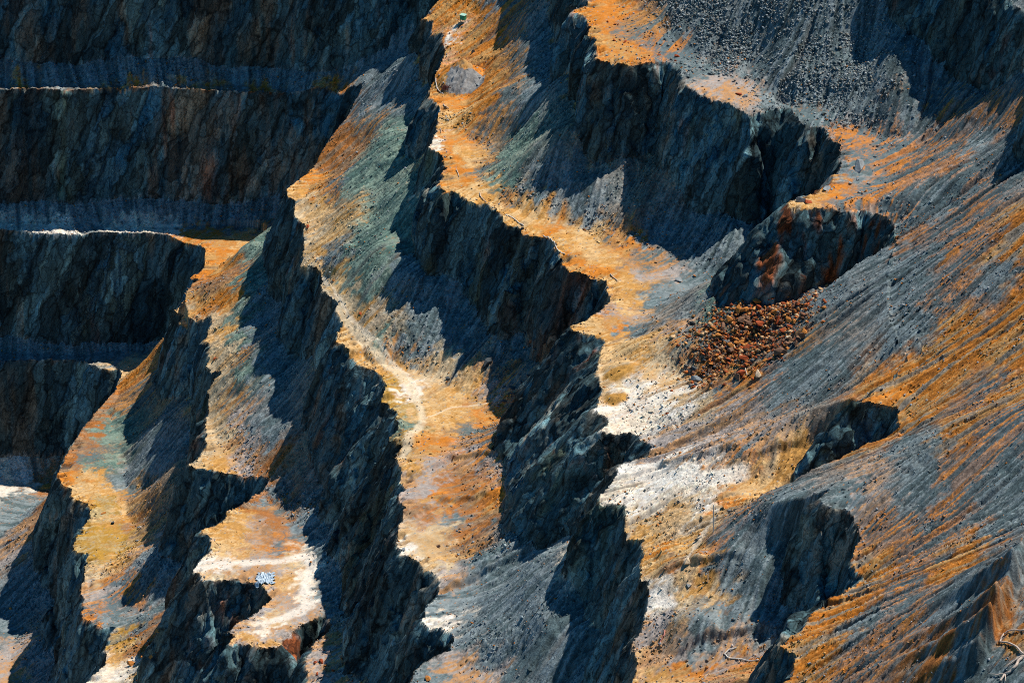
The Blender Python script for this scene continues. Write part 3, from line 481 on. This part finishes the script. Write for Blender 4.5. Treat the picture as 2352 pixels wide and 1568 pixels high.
# ------------------------------------------------------------------ helpers for the things standing on the ground
rnd = random.Random(5)
def ground_n(x, y):
    e = .5; return Vector((-(ground(x+e, y)-ground(x-e, y))/(2*e), -(ground(x, y+e)-ground(x, y-e))/(2*e), 1)).normalized()
def tag(o, label=None, cat=None, group=None, kind=None):
    if label: o['label'] = label
    if cat: o['category'] = cat
    if group: o['group'] = group
    if kind: o['kind'] = kind
    return o
def link(name, me, parent=None):
    o = bpy.data.objects.new(name, me); S.collection.objects.link(o); o.parent = parent; return o
def bm_obj(name, bm, mat, parent=None):
    me = bpy.data.meshes.new(name); bm.to_mesh(me); bm.free()
    if mat: me.materials.append(mat)
    return link(name, me, parent)
def stone_mat(name, c): return node_mat(name, base=c, attr=None, bump=.5, bscale=3.0, tint=.35, rough=.9)
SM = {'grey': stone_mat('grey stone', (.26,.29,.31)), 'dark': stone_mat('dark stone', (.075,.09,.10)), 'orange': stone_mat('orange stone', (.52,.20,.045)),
      'rust': stone_mat('rust red stone', (.34,.07,.022)), 'cream': stone_mat('cream stone', (.66,.52,.36)), 'brown': stone_mat('brown stone', (.20,.11,.07)), 'pink': stone_mat('pinkish stone', (.40,.30,.26))}
def stone_mesh(seed, c):
    r = random.Random(seed); bm = bmesh.new()
    ax = (1.1, r.uniform(.5, .95), r.uniform(.35, .75))
    for i in range(r.randint(8, 12)):
        v = Vector((r.gauss(0, 1), r.gauss(0, 1), r.gauss(0, 1))).normalized()*r.uniform(.85, 1.1)
        bm.verts.new((v.x*ax[0]*.5, v.y*ax[1]*.5, v.z*ax[2]*.5))
    h = bmesh.ops.convex_hull(bm, input=bm.verts)
    bmesh.ops.delete(bm, geom=[g for g in h['geom_interior'] if isinstance(g, bmesh.types.BMVert)], context='VERTS')
    bmesh.ops.bevel(bm, geom=bm.edges[:], offset=.012, segments=1, affect='EDGES')
    me = bpy.data.meshes.new('boulder'); bm.to_mesh(me); bm.free(); me.materials.append(SM[c]); return me
STONES = {c: [stone_mesh(i*7+len(c), c) for i in range(6)] for c in SM}
def boulder(x, y, size, c, label, group=None, sink=.2, up=0, flat=1):
    o = link('boulder', rnd.choice(STONES[c]))
    o.scale = (size, size*rnd.uniform(.75, 1.1), size*rnd.uniform(.8, 1.1)*flat)
    o.rotation_euler = (rnd.uniform(-.5, .5), rnd.uniform(-.5, .5), rnd.uniform(0, 6.28))
    o.location = (x, y, ground(x, y)+size*(.3-sink)+up)
    return tag(o, label, 'boulder', group)
def bpx(u, v, size, c, label, **k):
    p = hit(u, v); return boulder(p[0], p[1], size, c, label, **k)

# single boulders that stand out
bpx(493, 826, 1.0, 'rust', 'single dark red boulder near the rim of the lower left terrace')
bpx(1602, 876, 2.3, 'grey', 'large pale grey boulder left of the rust red rockfall heap', flat=.8)
bpx(1741, 863, 1.5, 'cream', 'cream boulder with a rusty side in front of the rockfall heap')
bpx(1812, 779, 1.6, 'cream', 'big pale yellow boulder at the right of the rockfall heap')
bpx(1848, 764, 1.5, 'orange', 'orange tipped boulder right of the rockfall heap by the shaded cliff')
bpx(1595, 850, 1.2, 'dark', 'dark upright boulder at the left tip of the rockfall heap', flat=1.5)
bpx(1971, 388, 2.6, 'grey', 'large light grey boulder with a long shadow on the upper right slope')
bpx(1840, 462, 1.9, 'grey', 'grey boulder at the tip of the orange promontory')
bpx(1857, 466, 1.3, 'rust', 'red brown boulder beside the grey one on the promontory tip')
bpx(1899, 436, 1.7, 'grey', 'grey boulder on the promontory above the red stained cliff')
bpx(1699, 218, 1.3, 'rust', 'rust red boulder on the pale upper terrace near its rim')
bpx(1711, 223, 1.2, 'grey', 'bluish grey boulder next to the red one on the upper terrace')
bpx(1098, 197, 1.0, 'grey', 'blue grey boulder at the right foot of the gravel cone')
bpx(1088, 120, 1.0, 'dark', 'dark boulder on the orange slope above the gravel cone')
bpx(1560, 645, 1.7, 'grey', 'blue grey boulder on the grey streaked middle slope')
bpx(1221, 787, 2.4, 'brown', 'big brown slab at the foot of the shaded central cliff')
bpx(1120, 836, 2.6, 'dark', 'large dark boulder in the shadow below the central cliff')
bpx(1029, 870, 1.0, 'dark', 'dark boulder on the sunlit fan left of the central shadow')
bpx(828, 722, .9, 'rust', 'red stone on the scree beside the yellow track')
bpx(1532, 951, 1.1, 'rust', 'rusty boulder on the cream terrace in the middle')
bpx(1665, 1166, 1.4, 'orange', 'bright orange boulder on the cream terrace by the white pole')
bpx(1603, 1241, 1.5, 'dark', 'dark angular boulder below the white pole')
bpx(1581, 1296, 1.5, 'cream', 'white topped boulder with a dark shadow near the rim')
bpx(1580, 1348, .9, 'grey', 'grey boulder on pale ground below the white topped one')
bpx(237, 1179, 1.0, 'orange', 'orange boulder on the mustard terrace at lower left')
bpx(259, 1201, 1.1, 'dark', 'dark boulder just below the orange one on the mustard terrace')
bpx(368, 1456, 1.8, 'orange', 'big orange boulder on top of the orange rubble at bottom left', up=.5)
bpx(302, 1528, 1.4, 'orange', 'orange boulder on white ground at bottom left')
bpx(927, 1262, 1.0, 'grey', 'bluish white boulder at the rim of the cream terrace')
bpx(1007, 1256, .9, 'brown', 'brown boulder on cream ground behind the rim')
bpx(982, 1560, 1.1, 'orange', 'orange boulder on the grey gravel at bottom centre')
bpx(277, 188, 1.1, 'grey', 'grey boulder on the far left orange rim')
bpx(706, 522, .9, 'rust', 'red stone near the orange rim left of the centre')
bpx(1690, 1172, .8, 'dark', 'small black stone right of the bright orange boulder')

def inpoly(u, v, P):
    c = False
    for (ax, ay), (bx, by) in zip(P, P[1:]+P[:1]):
        if (ay > v) != (by > v) and u < (bx-ax)*(v-ay)/(by-ay)+ax: c = not c
    return c
def strew(P, n, s0, s1, mix, up=0.0, power=2.2):
    us = [p[0] for p in P]; vs = [p[1] for p in P]; k = 0
    while k < n:
        u, v = rnd.uniform(min(us), max(us)), rnd.uniform(min(vs), max(vs))
        if not inpoly(u, v, P): continue
        c, lab, grp = rnd.choice(mix); s_ = s0+(s1-s0)*rnd.random()**power
        bpx(u, v, s_, c, lab, group=grp, up=rnd.uniform(0, up)); k += 1
HEAP = [(1622, 852), (1632, 790), (1672, 730), (1712, 690), (1760, 690), (1812, 684), (1822, 740), (1850, 775), (1800, 838), (1740, 858), (1690, 872)]
g1, g2, g3 = 'rust red boulders of the rockfall heap', 'orange boulders of the rockfall heap', 'brown boulders of the rockfall heap'
strew(HEAP, 150, .45, 1.9, [('rust', 'rust red boulder in the rockfall heap below the stained cliff', g1)]*3+[('orange', 'orange boulder in the rockfall heap below the stained cliff', g2)]*3+[('brown', 'dark brown boulder in the rockfall heap below the stained cliff', g3)]*2, up=.35, power=3.0)
strew([(320, 1500), (366, 1460), (378, 1470), (352, 1540), (345, 1567), (300, 1567), (325, 1535)], 32, .5, 1.5, [('orange', 'orange boulder in the rubble bank at bottom left', 'orange boulders of the bottom left rubble bank')]*3+[('rust', 'rusty red boulder in the rubble bank at bottom left', 'red boulders of the bottom left rubble bank')], up=.4)
strew([(712, 1520), (745, 1490), (815, 1482), (812, 1567), (716, 1567)], 26, .5, 1.3, [('pink', 'pinkish grey boulder in the rubble at bottom left of centre', 'pinkish boulders of the bottom rubble')]*3+[('rust', 'rusty boulder in the rubble at bottom left of centre', 'rusty boulders of the bottom rubble')])
strew([(1420, 1110), (1660, 1080), (1780, 1150), (1700, 1210), (1560, 1240), (1460, 1210)], 16, .35, .7, [('dark', 'small dark stone on the cream terrace around the white pole', 'small dark stones around the white pole')])
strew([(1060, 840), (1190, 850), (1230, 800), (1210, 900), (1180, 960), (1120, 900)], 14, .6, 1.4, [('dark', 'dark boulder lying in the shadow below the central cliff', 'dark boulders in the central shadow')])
strew([(1370, 60), (1420, 130), (1560, 130), (1600, 190), (1500, 100), (1400, 40)], 12, .5, 1.1, [('rust', 'red stone on the orange rim of the upper right terrace', 'red stones on the upper right rim')])
strew([(1860, 450), (1960, 460), (2040, 440), (1940, 400)], 10, .5, 1.2, [('grey', 'grey stone on the orange promontory above the stained cliff', 'grey stones on the orange promontory')])
strew([(500, 830), (590, 700), (600, 1020), (490, 1040)], 8, .35, .7, [('dark', 'small dark stone on the tan terrace at lower left', 'small dark stones on the tan terrace')])

# ------------------------------------------------------------------ green box on legs, poles, hoses, dead wood, bush, sheet
def box_bm(x0, x1, y0, y1, z0, z1, bev=.015):
    bm = bmesh.new(); bmesh.ops.create_cube(bm, size=1)
    for v in bm.verts: v.co = ((x0+x1)/2+v.co.x*(x1-x0), (y0+y1)/2+v.co.y*(y1-y0), (z0+z1)/2+v.co.z*(z1-z0))
    if bev: bmesh.ops.bevel(bm, geom=bm.edges[:], offset=bev, segments=1, affect='EDGES')
    return bm
def plain(name, c, rough=.6): return node_mat(name, base=c, attr=None, bump=.1, bscale=8, tint=.15, rough=rough)
M_GREEN = plain('green paint', (.02, .30, .17)); M_LEG = plain('pale timber', (.45, .38, .28)); M_ROOF = plain('pale green sheet', (.35, .60, .50)); M_PIPE = plain('bleached pipe', (.72, .70, .66)); M_WOOD = plain('bleached wood', (.62, .50, .42)); M_REDH = plain('faded red hose', (.55, .22, .18))
p = hit(1064, 52)
hb = bpy.data.objects.new('utility_box', None); S.collection.objects.link(hb); hb.location = (p[0], p[1], p[2]-.05); hb.rotation_euler = (0, 0, R(-28)); hb.scale = (1.25,)*3
tag(hb, 'small green metal box on timber legs on the orange slope at the top', 'utility box')
body = bm_obj('body', box_bm(-.32, .32, -.28, .28, .45, 1.05), M_GREEN, hb)
bm_obj('roof', box_bm(-.38, .38, -.34, .34, 1.053, 1.10), M_ROOF, hb)
dr = bm_obj('door', box_bm(-.26, .26, -.305, -.283, .50, 1.0), M_GREEN, hb); bm_obj('handle', box_bm(.16, .20, -.33, -.307, .70, .82, .004), M_LEG, dr)
for sx in (-1, 1):
    for sy in (-1, 1): bm_obj('leg', box_bm(sx*.26-.035, sx*.26+.035, sy*.22-.035, sy*.22+.035, -.35, .447, .005), M_LEG, hb)
bm_obj('crossbar', box_bm(-.222, .222, -.24, -.20, .12, .17, .005), M_LEG, hb)

def tube(name, pts, r, mat, parent=None, taper=1.0, nseg=6):
    P = [Vector(q_) for q_ in pts]
    # smooth the run
    Q2 = []
    for i in range(len(P)-1):
        a0 = P[max(i-1, 0)]; a1, a2 = P[i], P[i+1]; a3 = P[min(i+2, len(P)-1)]
        for k in range(5):
            t = k/5; Q2.append(.5*((2*a1)+(a2-a0)*t+(2*a0-5*a1+4*a2-a3)*t*t+(3*a1-a0-3*a2+a3)*t**3))
    Q2.append(P[-1]); bm = bmesh.new(); rings = []
    for i, c in enumerate(Q2):
        tdir = (Q2[min(i+1, len(Q2)-1)]-Q2[max(i-1, 0)]).normalized()
        n1 = tdir.cross(Vector((.13, .2, 1))).normalized(); n2 = tdir.cross(n1)
        rr = r*(1+(taper-1)*i/(len(Q2)-1))
        rings.append([bm.verts.new(c+n1*rr*math.cos(6.2832*k/nseg)+n2*rr*math.sin(6.2832*k/nseg)) for k in range(nseg)])
    for a_, b_ in zip(rings[:-1], rings[1:]):
        for k in range(nseg): bm.faces.new((a_[k], a_[(k+1) % nseg], b_[(k+1) % nseg], b_[k]))
    bm.faces.new(rings[0][::-1]); bm.faces.new(rings[-1])
    o = bm_obj(name, bm, mat, parent)
    for f in o.data.polygons: f.use_smooth = True
    return o
def lay(px, lift=.06): return [tuple(hit(u, v)+np.array([0, 0, lift])) for u, v in px]
def dense(px, n=3):
    out = []
    for (a0, b0), (a1, b1) in zip(px[:-1], px[1:]): out += [(a0+(a1-a0)*k/n, b0+(b1-b0)*k/n) for k in range(n)]
    return out+[px[-1]]
pb_ = hit(1639, 1222)
tag(tube('pole', [(pb_[0], pb_[1], pb_[2]-.3), (pb_[0]-.03, pb_[1], pb_[2]+1.6), (pb_[0]-.1, pb_[1], pb_[2]+3.8)], .10, M_PIPE, taper=.7), 'thin white pole standing on the cream terrace right of centre', 'pole')
pb_ = hit(1626, 1338)
tag(tube('pole', [(pb_[0], pb_[1], pb_[2]-.3), (pb_[0], pb_[1], pb_[2]+.7), (pb_[0]-.05, pb_[1], pb_[2]+1.5)], .06, M_PIPE, taper=.7), 'short white post among grey stones below the taller white pole', 'pole')
tag(tube('hose', lay(dense([(1247, 543), (1259, 549), (1268, 554), (1272, 560), (1277, 569), (1283, 578), (1290, 583), (1298, 585)]), .1), .06, M_PIPE), 'curved white pipe hanging over the rim above the central cliff', 'pipe')
tag(tube('hose', lay(dense([(1160, 495), (1172, 498), (1180, 503), (1190, 512), (1203, 520)]), .1), .06, M_PIPE), 'bent pale pipe lying on the rim left of the curved white one', 'pipe')
tag(tube('branch', lay(dense([(1102, 444), (1103, 452), (1110, 459), (1117, 466)]), .12), .08, M_WOOD, taper=.5), 'pale driftwood branch at the orange rim above the central cliff', 'branch')
tag(tube('branch', lay(dense([(1019, 242), (1022, 247), (1031, 250)]), .1), .09, M_WOOD, taper=.5), 'short pale branch at the rim below the gravel cone', 'branch')
tag(tube('branch', lay(dense([(1012, 297), (1013, 302), (1013, 308)]), .1), .07, M_WOOD, taper=.6), 'small white stick on the orange ground beneath the gravel cone', 'branch')
tag(tube('branch', lay(dense([(1048, 391), (1052, 399), (1054, 406)]), .1), .08, M_WOOD, taper=.6), 'thin white stick on the yellow ground above the driftwood branch', 'branch')
tag(tube('branch', lay(dense([(1402, 632), (1410, 639), (1420, 648)]), .1), .08, M_WOOD, taper=.5), 'grey stick on the orange ledge right of the central cliff top', 'branch')
tag(tube('hose', lay(dense([(1001, 182), (1001, 192), (1004, 204), (1010, 213), (1018, 218)]), .12), .07, M_PIPE), 'pale pipe curving round the left foot of the gravel cone', 'pipe')
tag(tube('hose', lay(dense([(1692, 1487), (1676, 1494), (1664, 1503), (1672, 1511), (1690, 1515), (1726, 1519), (1768, 1518)]), .1), .07, M_PIPE), 'thin pale hose looping over the grey ground at bottom right', 'hose')
tag(tube('hose', lay(dense([(1527, 1450), (1525, 1460), (1519, 1472), (1514, 1482)]), .1), .08, M_REDH), 'faded red hose near the rim at the bottom', 'hose')
tag(tube('branch', lay(dense([(2794*.6125, 1381*.6125), (2797*.6125, 1396*.6125), (2801*.6125, 1408*.6125)]), .1), .06, M_WOOD), 'short white stick at the foot of the rust red rockfall', 'branch')
ft = bpy.data.objects.new('fallen_tree', None); S.collection.objects.link(ft); tag(ft, 'bare bleached tree lying on the ground in the bottom right corner', 'fallen tree')
p0 = hit(2350, 1510); ft.location = p0
def rel(px, lift=.2): return [tuple(hit(u, v)+np.array([0, 0, lift])-p0) for u, v in px]
tube('trunk', rel(dense([(2350, 1510), (2338, 1523), (2332, 1534), (2319, 1546), (2307, 1552), (2297, 1568)])), .17, M_WOOD, ft, .6)
tube('branch', rel(dense([(2350, 1510), (2334, 1517), (2312, 1534)])), .11, M_WOOD, ft, .5)
tube('branch', rel(dense([(2350, 1506), (2334, 1488), (2319, 1480), (2297, 1477), (2299, 1470), (2305, 1459), (2318, 1451), (2352, 1451)])), .10, M_WOOD, ft, .7)
tube('branch', rel(dense([(2307, 1552), (2290, 1553), (2278, 1551), (2269, 1551)])), .06, M_WOOD, ft, .5)
tube('branch', rel(dense([(2309, 1552), (2309, 1560), (2308, 1568)])), .06, M_WOOD, ft, .5)

M_LEAF = plain('dark red leaves', (.11, .035, .03), .9); M_TWIG = plain('twigs', (.10, .06, .04), .9)
def bush(u, v, r, label, mat=M_LEAF, n=260):
    p = hit(u, v); e = bpy.data.objects.new('bush', None); S.collection.objects.link(e); e.location = p; tag(e, label, 'bush')
    bm = bmesh.new(); rb = random.Random(u)
    lobes_ = [(Vector((rb.uniform(-.6, .6)*r, rb.uniform(-.5, .5)*r, rb.uniform(.25, .6)*r)), r*rb.uniform(.35, .55)) for _ in range(6)]
    for i in range(n):
        c, q_ = rb.choice(lobes_); d_ = Vector((rb.gauss(0, 1), rb.gauss(0, 1), rb.gauss(0, 1))).normalized()*q_*rb.uniform(.5, 1); c = c+d_
        if c.z < .02: continue
        a_ = Vector((rb.gauss(0, 1), rb.gauss(0, 1), rb.gauss(0, 1))).normalized(); b_ = a_.orthogonal().normalized(); s_ = rb.uniform(.07, .13)
        bm.faces.new([bm.verts.new(c+a_*s_), bm.verts.new(c+b_*s_*.6), bm.verts.new(c-a_*s_), bm.verts.new(c-b_*s_*.6)])
    bm_obj('foliage', bm, mat, e)
    for k in range(5):
        c = lobes_[k][0]; tube('stem', [(0, 0, -.1), (c.x*.5, c.y*.5, c.z*.6), tuple(c)], .03, M_TWIG, e, .5, 5)
bush(1021, 207, 1.1, 'dark red bush at the foot of the gravel cone')
p = hit(609, 1331); bm = bmesh.new(); N1, N2 = 26, 16; rb = random.Random(3); vs_ = []
fz = np.random.default_rng(9).random((N2, N1))
for j_ in range(N2):
    for i_ in range(N1):
        ex = 1+.18*math.sin(j_*1.3)+.1*rb.random(); x_ = p[0]+(i_/(N1-1)-.5)*2.3*ex+.12*rb.random(); y_ = p[1]+(j_/(N2-1)-.5)*2.6*(1+.12*math.sin(i_*.9))+.1*rb.random()
        vs_.append(bm.verts.new((x_, y_, ground(x_, y_)+.08+.10*fz[j_, i_]+.12*math.sin(i_*.9+j_*.5)**2+.08*math.sin(j_*1.1-i_*.4))))
for j_ in range(N2-1):
    for i_ in range(N1-1): bm.faces.new((vs_[j_*N1+i_], vs_[j_*N1+i_+1], vs_[(j_+1)*N1+i_+1], vs_[(j_+1)*N1+i_]))
sh = bm_obj('plastic_sheet', bm, plain('pale blue plastic', (.50, .62, .74), .4)); tag(sh, 'crumpled pale blue plastic sheet on the white and orange terrace', 'plastic sheet')
md = sh.modifiers.new('thick', 'SOLIDIFY'); md.thickness = .02

# ------------------------------------------------------------------ loose stones strewn over scree and terraces, more than anyone could count
def loose(name, n, dens, s0, s1, label, seed, pw=3.0, mat=M_SCREE, tint=.35, cols=None):
    r = np.random.default_rng(seed); w = (dens*soft).ravel().astype(np.float64); w /= w.sum()
    k = r.choice(w.size, n, p=w); x = GX.ravel()[k]+r.uniform(-.1, .1, n); y = GY.ravel()[k]+r.uniform(-.1, .1, n); z = Z.ravel()[k]
    sz = s0+(s1-s0)*r.random(n)**pw
    base = np.array([(1,0,0),(0,1,0),(-1,0,0),(0,-1,0),(.1,.1,1),(0,0,-1)], np.float32)
    v = base[None]*(1+r.uniform(-.35, .35, (n, 6, 1)))+r.uniform(-.25, .25, (n, 6, 3)); v = v*(.5*sz)[:, None, None]*np.stack([r.uniform(.8, 1.3, n), r.uniform(.6, 1, n), r.uniform(.5, .9, n)], -1)[:, None, :]
    a = r.uniform(0, 6.283, n); ca_, sa_ = np.cos(a)[:, None], np.sin(a)[:, None]
    vx = v[..., 0]*ca_-v[..., 1]*sa_; vy = v[..., 0]*sa_+v[..., 1]*ca_
    tl = r.uniform(-.6, .6, (n, 1)); vz = v[..., 2]*np.cos(tl)+vx*np.sin(tl)
    VV = np.stack([vx+x[:, None], vy+y[:, None], vz+(z+sz*.12)[:, None]], -1).astype(np.float32).reshape(-1, 3)
    F = np.array([(0,1,4),(1,2,4),(2,3,4),(3,0,4),(1,0,5),(2,1,5),(3,2,5),(0,3,5)], np.int32)
    FF = (F[None]+np.arange(n, dtype=np.int32)[:, None, None]*6).reshape(-1)
    me = bpy.data.meshes.new(name); me.vertices.add(len(VV)); me.vertices.foreach_set('co', VV.ravel()); me.loops.add(len(FF)); me.loops.foreach_set('vertex_index', FF)
    nf = len(FF)//3; me.polygons.add(nf); me.polygons.foreach_set('loop_start', np.arange(0, len(FF), 3, dtype=np.int32)); me.polygons.foreach_set('loop_total', np.full(nf, 3, np.int32)); me.update()
    c = COL.reshape(-1, 3)[k]; other = r.random(n)
    c = np.where((other < .12)[:, None], np.array([.45, .17, .04]), np.where((other > .80)[:, None], np.array([.30, .33, .36]), c))*(1+r.uniform(-tint, tint, (n, 1)))
    if cols is not None: c = np.array(cols)[r.integers(0, len(cols), n)]*(1+r.uniform(-tint, tint, (n, 1)))
    cc_ = np.concatenate([np.repeat(c, 6, 0), np.ones((n*6, 1))], 1).astype(np.float32)
    at_ = me.color_attributes.new('Col', 'FLOAT_COLOR', 'POINT'); at_.data.foreach_set('color', cc_.ravel()); me.materials.append(mat)
    return tag(link(name, me), label, 'loose stones', kind='stuff')
stony = sstep(-.05, .45, fbm(xs, ys, .16, 701, 4, .6))
loose('loose_stones', 80000, (.02+st)*(.15+stony), .11, .42, 'small angular stones strewn over the scree slopes', 1)
toe = np.clip(TAL*(1-TAL)*4, 0, 1)*(1-st*.4)
loose('loose_stones', 9000, (toe+.006)*(.2+stony), .16, .6, 'rubble gathered where the scree meets the flat terraces', 2)
hc_ = hit(1725, 790); hp = np.exp(-(((GX-hc_[0])/7.5)**2+((GY-hc_[1])/9.5)**2)**1.8)*(.5+np.clip(fine2+.3, 0, 1))
loose('loose_stones', 7000, hp, .13, .9, 'broken rust coloured stones between the boulders of the rockfall heap', 3, pw=4, tint=.5, cols=[(.42,.12,.03), (.34,.08,.025), (.50,.24,.08), (.20,.09,.05), (.12,.12,.12), (.38,.15,.04), (.55,.36,.2)])
rg = np.exp(-(((GX-45)/26)**2+((GY-62)/30)**2)**2)*(BENCH == -1)
loose('loose_stones', 30000, rg*(.1+stony)*(.15+TAL), .14, .6, 'coarse grey blocks covering the highest scree at the upper right', 4, pw=3.5, cols=[(.22,.27,.29), (.30,.34,.36), (.14,.19,.21), (.36,.39,.40), (.18,.22,.23), (.26,.25,.22)])
